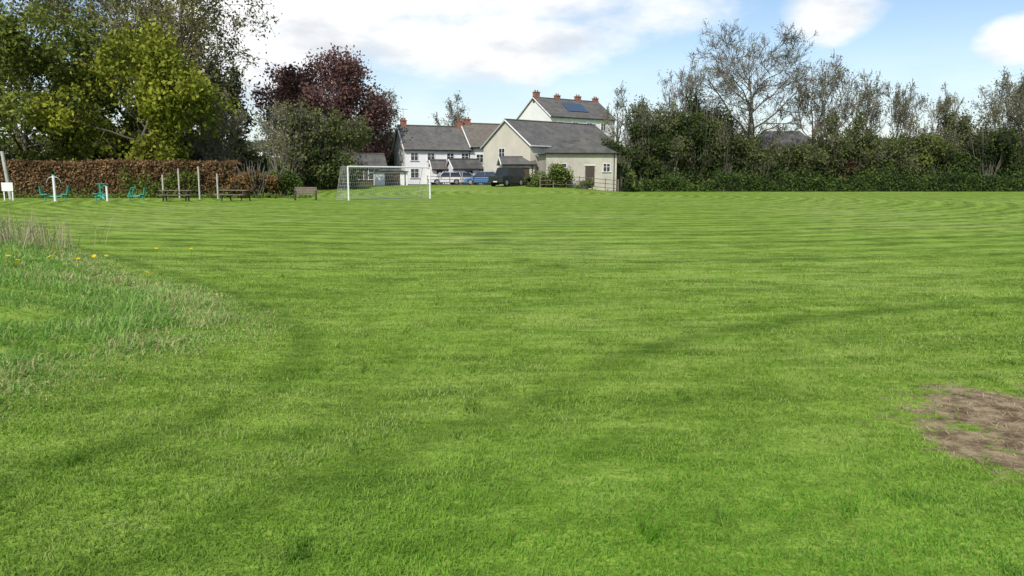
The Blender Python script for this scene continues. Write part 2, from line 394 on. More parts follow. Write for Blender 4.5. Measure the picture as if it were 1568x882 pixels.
def bush(name, x, y, rx, ry, h, seed, n=4500, ls=.17, c1=(.03, .055, .015), c2=(.10, .15, .03), lobes=9, twigs=60, core=True, z0=None):
    rg = np.random.default_rng(seed)
    z0 = float(H(x, y)) - .1 if z0 is None else z0
    lc = rg.uniform(-1, 1, (lobes, 3)); lc[:, 2] = rg.uniform(.15, .8, lobes)
    sc = np.sqrt(np.clip(1 - (lc[:, 2] - .1) ** 2, .2, 1)) * .75
    lc = np.stack([lc[:, 0] * rx * sc, lc[:, 1] * ry * sc, lc[:, 2] * h], -1)
    lr = rg.uniform(.32, .55, lobes) * min(rx, h * .6)
    lc[:, 2] = np.minimum(lc[:, 2], h - lr * .8)
    li = rg.integers(0, lobes, n); dr = rg.normal(size=(n, 3)); dr /= np.linalg.norm(dr, axis=1, keepdims=True)
    rr = lr[li] * np.clip(rg.normal(.92, .2, n), .2, 1.6)
    C = lc[li] + dr * rr[:, None]
    low = C[:, 2] < .05; C[low, 2] = rg.uniform(.05, h * .5, low.sum())
    t = np.clip(.3 + rg.normal(0, .2, lobes)[li] + .22 * snoise(C[:, 0] + x, C[:, 1] + y, C[:, 2], f=.5, seed=seed) + rg.normal(0, .18, n) + .25 * dr[:, 2], 0, 1)[:, None]
    cc = (np.array(c1) * (1 - t) + np.array(c2) * t) * LB
    v, q = rhombs(C, ls * rg.uniform(.6, 1.35, n), rg)
    VV = [v]; FF = [q]; CC = [np.repeat(cc, 4, 0)]; MI = [np.ones(len(q), int)]; nv = len(v)
    if twigs:
        a = rg.uniform(0, 6.28, twigs); e = np.stack([np.cos(a) * rx * rg.uniform(.1, .95, twigs), np.sin(a) * ry * rg.uniform(.1, .9, twigs), h * rg.uniform(.65, 1.15, twigs)], -1)
        s = np.stack([e[:, 0] * .25, e[:, 1] * .25, 0 * a], -1); tt = np.linspace(0, 1, 5)[None, :, None]
        P = s[:, None] * (1 - tt) + e[:, None] * tt + rg.normal(0, .12, (twigs, 5, 3)) * tt
        v, q = tubes(P, np.linspace(.04, .01, 5)[None].repeat(twigs, 0), 3)
        VV.append(v); FF.append(q + nv); nv += len(v); CC.append(np.zeros((len(v), 3))); MI.append(np.zeros(len(q), int))
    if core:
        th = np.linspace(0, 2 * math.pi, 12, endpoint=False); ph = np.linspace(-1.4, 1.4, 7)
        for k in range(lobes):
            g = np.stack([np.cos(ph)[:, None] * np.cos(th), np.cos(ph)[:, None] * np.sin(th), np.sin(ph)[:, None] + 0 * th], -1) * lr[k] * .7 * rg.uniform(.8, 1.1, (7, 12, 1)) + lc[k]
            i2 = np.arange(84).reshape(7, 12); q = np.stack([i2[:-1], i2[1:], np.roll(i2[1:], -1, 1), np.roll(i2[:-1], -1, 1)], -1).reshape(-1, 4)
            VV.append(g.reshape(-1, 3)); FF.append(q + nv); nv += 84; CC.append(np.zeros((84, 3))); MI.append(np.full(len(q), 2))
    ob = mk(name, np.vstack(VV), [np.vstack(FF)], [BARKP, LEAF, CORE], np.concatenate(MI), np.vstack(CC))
    ob.location = (x, y, z0)
    return ob

def hedge(name, p0, p1, w, h, n, ls, c1, c2, seed, rough=.12, hf=.15, core=True, twigs=0):
    rg = np.random.default_rng(seed); p0 = np.array(p0, float); p1 = np.array(p1, float)
    L = np.linalg.norm(p1 - p0); d = (p1 - p0) / L; nn = np.array([-d[1], d[0]])
    def top(s): return h * np.maximum(.25, 1 + rough * snoise(s, 0 * s, f=hf, seed=seed) + rough * .5 * snoise(s, 0 * s, f=hf * 5, seed=seed + 1))
    s = rg.uniform(0, L, n); face = rg.random(n); off = rg.normal(0, .07 + rough * .5, n)
    tp = top(s)
    u = np.where(face < .7, -w / 2 + off, rg.uniform(-w / 2, w / 2, n)); z = np.where(face < .7, rg.random(n) * tp, tp + off)
    far = (face > .62) & (face < .7); u[far] *= -1
    X = p0[0] + d[0] * s + nn[0] * u; Y = p0[1] + d[1] * s + nn[1] * u
    C = np.stack([X, Y, H(X, Y) + z], -1)
    t = np.clip(.42 + .3 * snoise(s, z, f=.22, seed=seed + 4) + .25 * snoise(s, z, f=.9, seed=seed + 5) + rg.normal(0, .2, n), 0, 1)[:, None]
    c = (np.array(c1) * (1 - t) + np.array(c2) * t) * LB
    v, q = rhombs(C, ls * rg.uniform(.6, 1.3, n), rg)
    VV = [v]; FF = [q]; CC = [np.repeat(c, 4, 0)]; MI = [np.zeros(len(q), int)]; nv = len(v)
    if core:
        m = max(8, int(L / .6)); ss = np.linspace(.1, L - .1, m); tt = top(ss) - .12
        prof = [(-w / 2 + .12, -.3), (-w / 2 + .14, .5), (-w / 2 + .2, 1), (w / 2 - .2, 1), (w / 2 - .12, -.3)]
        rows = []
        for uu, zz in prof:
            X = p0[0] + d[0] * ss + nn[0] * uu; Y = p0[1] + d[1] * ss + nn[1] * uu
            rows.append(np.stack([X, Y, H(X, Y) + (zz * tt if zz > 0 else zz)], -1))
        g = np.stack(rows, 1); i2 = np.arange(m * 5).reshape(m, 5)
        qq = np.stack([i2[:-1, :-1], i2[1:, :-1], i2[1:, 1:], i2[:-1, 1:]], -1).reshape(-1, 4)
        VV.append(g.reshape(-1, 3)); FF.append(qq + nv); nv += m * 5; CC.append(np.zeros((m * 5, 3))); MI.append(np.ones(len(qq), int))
    if twigs:
        s = rg.uniform(0, L, twigs); u = rg.uniform(-w / 2, w / 2, twigs); X = p0[0] + d[0] * s + nn[0] * u; Y = p0[1] + d[1] * s + nn[1] * u
        A = np.stack([X, Y, H(X, Y) + top(s) * .5], -1); Bp = A + np.stack([rg.normal(0, .2, twigs), rg.normal(0, .2, twigs), top(s) * rg.uniform(.5, .8, twigs)], -1)
        v, q = tubes(np.stack([A, Bp], 1), np.tile([.02, .008], (twigs, 1)), 3)
        VV.append(v); FF.append(q + nv); nv += len(v); CC.append(np.zeros((len(v), 3))); MI.append(np.full(len(q), 2))
    return mk(name, np.vstack(VV), [np.vstack(FF)], [LEAF, CORE, BARKP], np.concatenate(MI), np.vstack(CC))

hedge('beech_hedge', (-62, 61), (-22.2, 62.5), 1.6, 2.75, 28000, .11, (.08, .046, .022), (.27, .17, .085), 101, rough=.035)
hedge('green_hedge', (-31, 60.8), (-25, 61.2), .7, 1.5, 1500, .11, (.05, .07, .015), (.13, .17, .03), 102, rough=.4, core=False)
hedge('nettle_verge', (-60, 60.0), (-16, 61.2), .9, .35, 6000, .09, (.06, .09, .02), (.16, .22, .05), 106, rough=.5, core=False)
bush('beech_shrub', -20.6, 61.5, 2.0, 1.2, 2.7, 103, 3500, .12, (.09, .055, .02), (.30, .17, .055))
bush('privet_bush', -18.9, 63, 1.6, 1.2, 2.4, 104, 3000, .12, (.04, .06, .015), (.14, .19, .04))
hedge('garden_hedge', (-22, 76), (-15.8, 78), 1.5, 2.3, 5000, .13, (.07, .05, .022), (.22, .16, .08), 105, rough=.08)

YG1, YG2 = (.075, .092, .012), (.26, .27, .035)
tree('yellow_green_tree', -33.6, 67, 14.6, 6.8, 201, (11, 7, 6, 4), .12, 23000, .2, YG1, YG2, ang=(66, 50, 45, 45), lspread=.42)
tree('olive_tree', -43.5, 68, 15.5, 6.3, 202, (11, 7, 6, 4), .13, 19000, .2, (.055, .072, .015), (.18, .20, .04), ang=(62, 50, 45, 45), lspread=.45)
tree('deciduous_tree', -51, 80, 26, 8.5, 203, (11, 7, 6, 5), .28, 14000, .17, (.09, .09, .03), (.22, .22, .08), twig=.02)
tree('deciduous_tree', -36.0, 84, 27, 8.2, 204, (12, 8, 6, 5), .22, 21000, .17, (.09, .085, .028), (.22, .21, .075), twig=.026, ang=(45, 45, 45, 45))
tree('deciduous_tree', -46, 92, 27, 8.0, 205, (11, 7, 6, 5), .28, 12000, .17, (.09, .09, .03), (.22, .22, .08), twig=.022)
tree('holly_tree', -29.8, 78, 12.2, 2.6, 206, (12, 6, 5, 3), .08, 9000, .2, (.035, .04, .02), (.11, .115, .05), ang=(65, 50, 45, 45))
for i, (x, y, rx, h, s) in enumerate([(-46, 66, 4, 6, 1), (-39, 68, 3.6, 5.2, 2), (-33, 70, 3.8, 5.8, 3), (-28.5, 69, 2.8, 5.0, 4), (-52, 66, 4, 8, 5), (-42, 74, 5, 9, 6), (-34, 76, 5, 9.5, 7)]):
    bush('laurel_bush', x, y, rx, 2.2, h, 220 + s, 6000, .2, (.02, .031, .011), (.075, .095, .026))
tree('hazel_tree', -26.6, 70, 8.8, 2.9, 231, (8, 6, 6, 7), .08, 2500, .12, (.10, .10, .04), (.20, .19, .09), bark=BARKP, twig=.022, stems=3)
tree('young_ash_tree', -20.4, 66.5, 8.2, 1.6, 232, (12, 5, 4, 3), .2, 700, .10, (.13, .13, .05), (.24, .24, .1), bark=BARKP, twig=.016, rd=False)
tree('hawthorn_tree', -21.6, 75, 8.4, 3.0, 233, (9, 7, 6, 6), .08, 5500, .15, (.06, .07, .03), (.15, .155, .065), bark=BARKP, twig=.022, stems=2)
tree('hawthorn_tree', -17.4, 79, 7.4, 2.8, 234, (9, 7, 6, 5), .08, 7500, .15, (.05, .065, .025), (.14, .155, .05), bark=BARKP, twig=.018, stems=2)
bush('elder_bush', -19, 77, 4, 2, 4.5, 235, 5000, .17, (.035, .05, .017), (.12, .145, .045))
bush('elder_bush', -23.5, 73, 3, 2, 4.2, 236, 4500, .17, (.04, .05, .022), (.13, .14, .055))
tree('copper_beech_tree', -22.6, 96, 15.8, 6.4, 247, (15, 9, 6, 5), .08, 38000, .2, (.065, .033, .031), (.18, .10, .085), ang=(60, 50, 45, 45), lspread=.55, jit=.12)
tree('ash_tree', -17.2, 108, 12.3, 3.8, 241, (9, 7, 6, 6), .2, 1500, .13, (.11, .11, .055), (.19, .18, .09), bark=BARKP, twig=.034)
tree('ash_tree', -9.2, 116, 11.5, 2.5, 242, (9, 7, 6, 5), .2, 900, .13, (.11, .11, .055), (.19, .18, .09), bark=BARKP, twig=.03)
for i, (x, y, r_, h) in enumerate([(-15, 112, 4, 6.5), (-10, 114, 4, 6.0), (-19, 104, 3.5, 6.0)]):
    bush('laurel_bush', x, y, r_, 2.5, h, 250 + i, 2800, .24, (.03, .04, .018), (.09, .11, .04))

G1, G2 = (.085, .095, .03), (.18, .195, .065)
def bare(x, y, h, r, seed, lv=2600, first=.2, stems=1, kids=(11, 7, 6, 7), nm='bare_tree', a=(52, 44, 42, 40), rd=True, tw=.022):
    tree(nm, x, y, h, r, seed, kids, first, lv, .10, G1, G2, bark=BARKP, twig=tw, stems=stems, ang=a, lspread=.25, trunk_r=h * .02, rd=rd)
bare(29.0, 94.5, 19.4, 7.6, 331, 3600, kids=(14, 9, 7, 7), first=.26, a=(58, 46, 42, 40), tw=.026)
bare(25.0, 99, 12.0, 2.8, 302, 1500)
bare(41.2, 96, 16.2, 4.5, 303, 3000, stems=2, kids=(9, 7, 6, 6), tw=.026)
bare(44.8, 98, 14.6, 4.0, 304, 3000, stems=2, kids=(8, 7, 6, 6), tw=.026)
bare(49.5, 97, 13.2, 3.8, 305, 2600, stems=2, kids=(8, 7, 6, 6), tw=.026)
bare(56.5, 96, 14.6, 4.6, 306, 4600, stems=2, kids=(8, 7, 6, 6), tw=.026)
bare(63.2, 97, 14.2, 4.8, 307, 4600, stems=2, kids=(8, 7, 6, 6), tw=.026)
bare(72, 97, 15, 5.2, 308, 3000, stems=2, kids=(8, 6, 6, 6))
bare(13.4, 93, 12.6, 1.8, 309, 800, .15, nm='birch_tree', kids=(14, 6, 5, 5), a=(35, 40, 40, 40), rd=False)
bare(15.6, 96, 11.2, 2.0, 310, 800, .15, nm='birch_tree', kids=(14, 6, 5, 5), a=(35, 40, 40, 40), rd=False)
bare(21.2, 97, 15.2, 2.6, 311, 1500, .15)
bare(53, 98, 12.0, 3.2, 313, 1600, .15, stems=2, kids=(7, 6, 6, 6))
IV1, IV2 = (.018, .032, .012), (.065, .085, .022)
tree('ivy_clad_tree', 22.0, 93.0, 11.3, 1.3, 320, (14, 6, 5, 3), .1, 6500, .17, IV1, IV2, ang=(70, 50, 45, 45))
tree('ivy_clad_tree', 25.8, 93.0, 9.6, 1.1, 322, (14, 6, 5, 3), .1, 5000, .17, IV1, IV2, ang=(70, 50, 45, 45))
rg = np.random.default_rng(58)
pal = [((.022, .036, .012), (.08, .105, .028)), ((.018, .032, .010), (.065, .09, .022)), ((.04, .047, .02), (.12, .13, .05)), ((.038, .056, .014), (.15, .175, .04)), ((.055, .042, .024), (.14, .11, .052))]
xs = 13.2
k = 0
while xs < 84:
    base = 6.0 if xs > 28 else 7.4
    if 31 < xs < 37: base = 4.8
    h = base * rg.uniform(.6, 1.4); rx = rg.uniform(1.8, 3.4); p = pal[rg.choice(5, p=[.32, .26, .2, .12, .10])]
    bush('hedgerow_shrub', xs, 91.5 + rg.uniform(-1.4, 2.5), rx, 1.8, h, 400 + k, 4800, .16, p[0], p[1], twigs=50)
    xs += rx * .85; k += 1
for i in range(15):
    xx = 14.5 + i * 4.6 + rg.uniform(-1.5, 1.5)
    g_ = rg.random()
    tree('hawthorn_tree', xx, 94 + rg.uniform(-2, 1.5), (rg.uniform(6.5, 10.2) if not 31 < xx < 38 else 5.6) + (1.6 if xx < 22 else 0), 2.7, 450 + i, (8, 6, 5, 5), .1, 3400 + int(3500 * g_), .14,
         (.045, .056, .02), (.13, .15, .05), bark=BARKP, twig=.02, stems=2)
hedge('bramble_hedge', (9.5, 89.2), (86, 89.4), 2.2, 1.5, 26000, .13, (.02, .04, .010), (.09, .14, .028), 500, rough=.8, hf=.1, twigs=150)
hedge('nettle_verge', (1.8, 81.0), (12.5, 87.2), 1.8, .95, 7000, .11, (.06, .09, .02), (.17, .23, .055), 501, rough=.4, hf=.3)
bush('garden_shrub', 4.9, 80.2, 1.5, 1.0, 2.4, 502, 2600, .12, (.07, .10, .02), (.2, .24, .06))
bush('garden_shrub', 2.6, 81.0, .9, .8, 1.6, 503, 1300, .11, (.07, .10, .03), (.2, .23, .08), core=False)
bush('garden_shrub', 11.8, 84.5, 1.6, 1.2, 3.6, 504, 2600, .13, (.04, .06, .02), (.13, .16, .04))
bush('garden_shrub', 7.6, 79.8, 1.1, .8, 1.0, 505, 1400, .11, (.05, .08, .02), (.16, .21, .05))

# far woodland, one mass round the horizon
rg = np.random.default_rng(77); n = 40000
a_ = rg.uniform(0, 2 * math.pi, n); rr = 175 + rg.normal(0, 6, n)
top = 4.2 + 1.6 * snoise(a_ * 175, 0 * a_, f=.018, seed=61) + 1.0 * snoise(a_ * 175, 0 * a_, f=.07, seed=62)
X = rr * np.sin(a_); Y = rr * np.cos(a_); z = top * np.sqrt(rg.random(n))
t = np.clip(.4 + .35 * snoise(a_ * 175, z, f=.06, seed=63) + rg.normal(0, .2, n), 0, 1)[:, None]
v, q = rhombs(np.stack([X, Y, H(X, Y) + z], -1), .6 * rg.uniform(.6, 1.4, n), rg)
mk('distant_woodland', v, [q], [LEAF], None, np.repeat(np.array([.07, .085, .06]) * (1 - t) + np.array([.19, .2, .12]) * t, 4, 0))

# ------------------------------------------------------------------ part builders
def box(name, c, s, mat, parent=None, rot=(0, 0, 0), bev=0.0):
    sx, sy, sz = [v / 2 for v in s]
    VV = [(-sx, -sy, -sz), (sx, -sy, -sz), (sx, sy, -sz), (-sx, sy, -sz), (-sx, -sy, sz), (sx, -sy, sz), (sx, sy, sz), (-sx, sy, sz)]
    F = [(0, 3, 2, 1), (4, 5, 6, 7), (0, 1, 5, 4), (1, 2, 6, 5), (2, 3, 7, 6), (3, 0, 4, 7)]
    ob = mk(name, VV, [F], [mat]); ob.location = c; ob.rotation_euler = rot
    if parent: ob.parent = parent
    if bev:
        b = ob.modifiers.new('b', 'BEVEL'); b.width = bev; b.segments = 2
    return ob
def pipe(name, pts, r, mat, parent=None, sides=8):
    P = np.array(pts, float)[None]; v, q = tubes(P, np.full(P.shape[:2], r), sides)
    n = P.shape[1]; caps = np.array([list(range(sides))[::-1], list(range((n - 1) * sides, n * sides))])
    return mk(name, v, [q, caps], [mat], None, None, False, parent)
def poly(name, V, F, mat, parent=None):
    me = bpy.data.meshes.new(name); me.from_pydata(V, [], F); me.materials.append(mat); me.update()
    ob = bpy.data.objects.new(name, me); COL.objects.link(ob); ob.parent = parent; return ob

RENDERW = simple('white_render', (.80, .79, .76), .85, .07, .6)
CREAM = simple('cream_render', (.60, .56, .46), .85, .10, .6)
CREAM2 = simple('weathered_cream_render', (.49, .455, .375), .85, .18, .6)
BRICK = simple('brick', (.30, .14, .095), .85, .35, 3)
GLASS = simple('window_glass', (.03, .035, .04), .1, .2, 1, spec=.6)
FRAME = simple('white_frame', (.72, .72, .70), .5, .06)
DARKW = simple('dark_wood', (.075, .055, .04), .7, .35, 8)
WOOD = simple('weathered_wood', (.21, .17, .13), .8, .3, 8)
PALE = simple('pale_post_paint', (.46, .44, .40), .7, .2, 6)
WHITE = simple('white_paint', (.76, .76, .74), .45, .08, 5)
NETM = simple('net_cord', (.55, .56, .55), .8, .1, 5)
TEAL = simple('teal_paint', (.03, .30, .22), .4, .15, 5)
METAL = simple('galvanised_metal', (.42, .44, .45), .45, .1, 5, metal=.6)
RUBBER = simple('rubber', (.02, .02, .02), .8, .2)
TARMAC = simple('tarmac', (.075, .073, .07), .9, .2, 5)
PANEL = simple('solar_glass', (.07, .10, .15), .15, .15, spec=.6)

def slate(name, c):
    m, nt, bs = newmat(name)
    tc = nt.nodes.new('ShaderNodeTexCoord').outputs['Object']
    br = nt.nodes.new('ShaderNodeTexBrick'); nt.links.new(tc, br.inputs['Vector'])
    br.inputs['Scale'].default_value = 1.6; br.inputs['Mortar Size'].default_value = .025
    br.inputs['Color1'].default_value = (*[v * .8 for v in c], 1); br.inputs['Color2'].default_value = (*[v * 1.25 for v in c], 1); br.inputs['Mortar'].default_value = (*[v * .5 for v in c], 1)
    f = ramp(nt, noise(nt, tc, .8, 5), .35, .7)
    nt.links.new(mixc(nt, mth(nt, 'MULTIPLY', f, .45), br.outputs['Color'], (.21, .195, .155)), bs.inputs['Base Color'])
    bs.inputs['Roughness'].default_value = .75; bs.inputs['Specular IOR Level'].default_value = .15
    return m
SLATE = slate('slate_roof', (.13, .124, .118)); SLATE2 = slate('old_slate_roof', (.18, .155, .13)); SLATE3 = slate('dark_slate_roof', (.09, .088, .086))

def window(par, L, D, face, u, z, w, h, door=False):
    def place(cu, cz, sw, sh, dep, mat, nm):
        if face == 'F': box(nm, (cu, -dep / 2, cz), (sw, dep, sh), mat, par)
        elif face == 'G': box(nm, (-dep / 2, cu, cz), (dep, sw, sh), mat, par)
    if door:
        place(u, z + h / 2, w, h, .04, DARKW if door == 1 else FRAME, 'door'); place(u, z + h + .05, w + .2, .1, .07, FRAME, 'door_lintel'); return
    place(u, z + h / 2, w, h, .02, GLASS, 'window_glass')
    place(u - w / 2 - .03, z + h / 2, .07, h + .12, .07, FRAME, 'window_frame'); place(u + w / 2 + .03, z + h / 2, .07, h + .12, .07, FRAME, 'window_frame')
    place(u, z + h / 2, .05, h, .06, FRAME, 'window_mullion'); place(u, z + h + .025, w - .01, .06, .065, FRAME, 'window_head')
    place(u, z - .05, w + .3, .07, .14, FRAME, 'window_sill'); place(u, z + h * .6, w, .04, .055, FRAME, 'window_bar')

def house(name, x, y, z, rz, L, D, wh, rh, wall, roof, wins=(), chims=(), hip=0.0, ov=.3):
    e = empty(name, (x, y, z), math.radians(rz)); b = -1.3; hx = hip
    Vw = [(0, 0, b), (L, 0, b), (L, D, b), (0, D, b), (0, 0, wh), (L, 0, wh), (L, D, wh), (0, D, wh)]
    if hip == 0:
        Vw += [(0, D / 2, wh + rh), (L, D / 2, wh + rh)]
        F = [(0, 1, 5, 4), (2, 3, 7, 6), (3, 0, 4, 8, 7), (1, 2, 6, 9, 5), (4, 5, 9, 8), (6, 7, 8, 9), (0, 3, 2, 1)]
    else: F = [(0, 1, 5, 4), (2, 3, 7, 6), (3, 0, 4, 7), (1, 2, 6, 5), (4, 5, 6, 7), (0, 3, 2, 1)]
    poly('walls', Vw, F, wall, e)
    t = .14; sl = rh / (D / 2); zo = wh - ov * sl + .02
    ex = ov * .7
    if hip == 0:
        for sgn, nm in ((1, 'roof_front'), (-1, 'roof_back')):
            y0 = -ov if sgn == 1 else D + ov
            Vr = [(-ex, y0, zo), (L + ex, y0, zo), (L + ex, D / 2, wh + rh + .02), (-ex, D / 2, wh + rh + .02)]
            Vr += [(a_, b_, c_ + t) for a_, b_, c_ in Vr]
            poly(nm, Vr, [(0, 3, 2, 1), (4, 5, 6, 7), (0, 1, 5, 4), (1, 2, 6, 5), (2, 3, 7, 6), (3, 0, 4, 7)], roof, e)
        box('ridge_tiles', (L / 2, D / 2, wh + rh + t + .05), (L + 2 * ex, .28, .1), roof, e)
        for s in (0, 1):
            yy = -ov if s == 0 else D + ov
            pipe('bargeboard', [(-ex - .02, yy, zo + .05), (-ex - .02, D / 2, wh + rh + .07)], .09, FRAME, e, 4)
    else:
        Vr = [(-ov, -ov, zo), (L + ov, -ov, zo), (L + ov, D + ov, zo), (-ov, D + ov, zo), (hx, D / 2, wh + rh), (L - hx, D / 2, wh + rh)]
        poly('roof', Vr, [(0, 1, 5, 4), (1, 2, 5), (2, 3, 4, 5), (3, 0, 4), (0, 3, 2, 1)], roof, e)
    pipe('gutter', [(-ex, -ov - .06, zo + .04), (L + ex, -ov - .06, zo + .04)], .07, RUBBER if wall is not CREAM else FRAME, e, 6)
    pipe('downpipe', [(L - .3, -.08, zo), (L - .3, -.08, -.8)], .045, RUBBER, e, 6)
    for cu, cw, ch in chims:
        box('chimney_stack', (cu, D / 2, wh + rh + ch / 2 - .4), (cw, .6, ch + .8), BRICK, e)
        box('chimney_cap', (cu, D / 2, wh + rh + ch + .05), (cw + .14, .74, .12), BRICK, e)
        for k in (-1, 1): pipe('chimney_pot', [(cu + k * cw * .25, D / 2, wh + rh + ch + .1), (cu + k * cw * .25, D / 2, wh + rh + ch + .4)], .12, BRICK, e, 8)
    for w in wins: window(e, L, D, *w)
    return e
hA = house('white_cottage', -13.6, 98, .8, 22, 8.9, 6, 4.5, 2.9, RENDERW, SLATE,
      [('F', 1.2, 3.0, .9, .9), ('F', 3.4, 3.0, .9, .9), ('F', 6.0, 3.0, .9, .9), ('F', 8.0, 3.0, .9, .9), ('F', 1.2, .8, 1, 1.1), ('F', 6.0, .8, 1.1, 1.1), ('F', 8.0, .8, 1, 1.1), ('F', 3.6, 0, .95, 2.0, 1), ('G', 2.0, 3.0, .7, .9), ('G', 4.4, .9, .8, 1.0)],
      [(.6, .7, .7), (8.3, .8, .8)])
pipe('tv_aerial_mast', [(.6, 3, 8.0), (.6, 3, 9.8)], .03, METAL, hA); pipe('tv_aerial_bar', [(.0, 3, 9.6), (1.2, 3, 9.6)], .025, METAL, hA)
for k in range(5): pipe('tv_aerial_element', [(.05 + k * .27, 2.7, 9.6), (.05 + k * .27, 3.3, 9.6)], .015, METAL, hA)
p = house('cottage_porch', -10.1, 97.9, .8, 22, 1.8, 1.3, 2.1, .8, RENDERW, SLATE, [('F', .9, 0, .8, 1.9, 1)])
house('cottage_annexe', -5.35, 101.3, .8, 25, 6.3, 6.4, 4.9, 3.0, RENDERW, SLATE2, [('F', 1.2, 2.8, .9, 1.0), ('F', 1.3, .8, 1.1, 1.1)], [(.7, .8, .6)])
house('cottage_outbuilding', -7.3, 96.6, .8, 25, 3.8, 2.6, 2.0, 1.0, RENDERW, SLATE3, [('F', 2.0, .8, 1.1, .9)])
hC = house('village_hall', 2.05, 86, .72, 40, 14.5, 8.5, 4.5, 2.85, CREAM, SLATE,
      [('G', 5.0, 3.0, 1.0, 1.2), ('G', 2.2, .9, 1.1, 1.1), ('F', 1.5, .9, 1.0, 1.2)])
hp = house('hall_porch', -1.0, 85.2, .72, 8, 3.6, 3.2, 2.35, .7, CREAM2, SLATE, [('F', 2.5, 0, .9, 2, 1), ('F', 1.0, .9, .9, .9)])
house('hall_extension', 3.6, 80.9, .55, 7, 7.6, 5.4, 3.7, 1.6, CREAM2, SLATE3, [('F', 4.7, .2, 1.0, 2.1, 1), ('F', 1.6, 1.5, 1.1, 1.0), ('F', 6.5, 1.7, .7, .8)], hip=2.6)
hE = house('tall_white_house', 6.1, 122, 2.2, 35, 13.6, 9, 9.0, 3.1, RENDERW, SLATE, [('F', 2, 7.1, 1, 1.1), ('F', 5, 7.1, 1, 1.1), ('F', 8, 7.1, 1, 1.1), ('F', 11, 7.1, 1, 1.1), ('G', 4.5, 7, 1, 1.2)], [(.5, 1.0, .9), (4.8, .9, .6), (9.2, 1.0, .7), (13.1, .9, .6)])
sl = math.atan2(3.1, 4.5)
for k in range(4):
    box('solar_panel', (5.2 + k * 1.05, 2.2, 9 + 3.1 * 2.2 / 4.5 + .28), (1.0, 2.6, .05), PANEL, hE, (sl, 0, 0))
house('brick_bungalow', 33.2, 108, 1.0, -12, 9.5, 7, 4.6, 2.6, BRICK, SLATE3, [('F', 2, 2, 1.2, 1.2), ('F', 6, 2, 1.2, 1.2)], hip=2.4)
house('cream_bungalow', 46, 112, 1.0, 5, 9.5, 7, 3.2, 2.2, CREAM2, SLATE2, [('F', 2, 1, 1.2, 1.2), ('F', 6, 1, 1.2, 1.2)])
sB = house('garden_shed', -18.9, 88, .72, 20, 4.4, 3.2, 2.3, 1.2, DARKW, SLATE3, [('F', 1.2, .7, 1.3, 1.2), ('F', 3.1, .7, 1.3, 1.2)])
house('white_garage', -15.3, 85.8, .68, 14, 3.6, 3.0, 1.55, .35, RENDERW, SLATE3, [('F', 1.9, 0, 1.7, 1.4, 1)], hip=1.0, ov=.15)

ys = np.linspace(88.3, 98.5, 8); xsn = np.linspace(-15, 3.5, 12)
g = np.array([[(xx, yy, float(H(xx, yy)) + .012) for xx in xsn] for yy in ys]); i2 = np.arange(96).reshape(8, 12)
mk('car_park_tarmac', g.reshape(-1, 3), [np.stack([i2[:-1, :-1], i2[:-1, 1:], i2[1:, 1:], i2[1:, :-1]], -1).reshape(-1, 4)], [TARMAC])

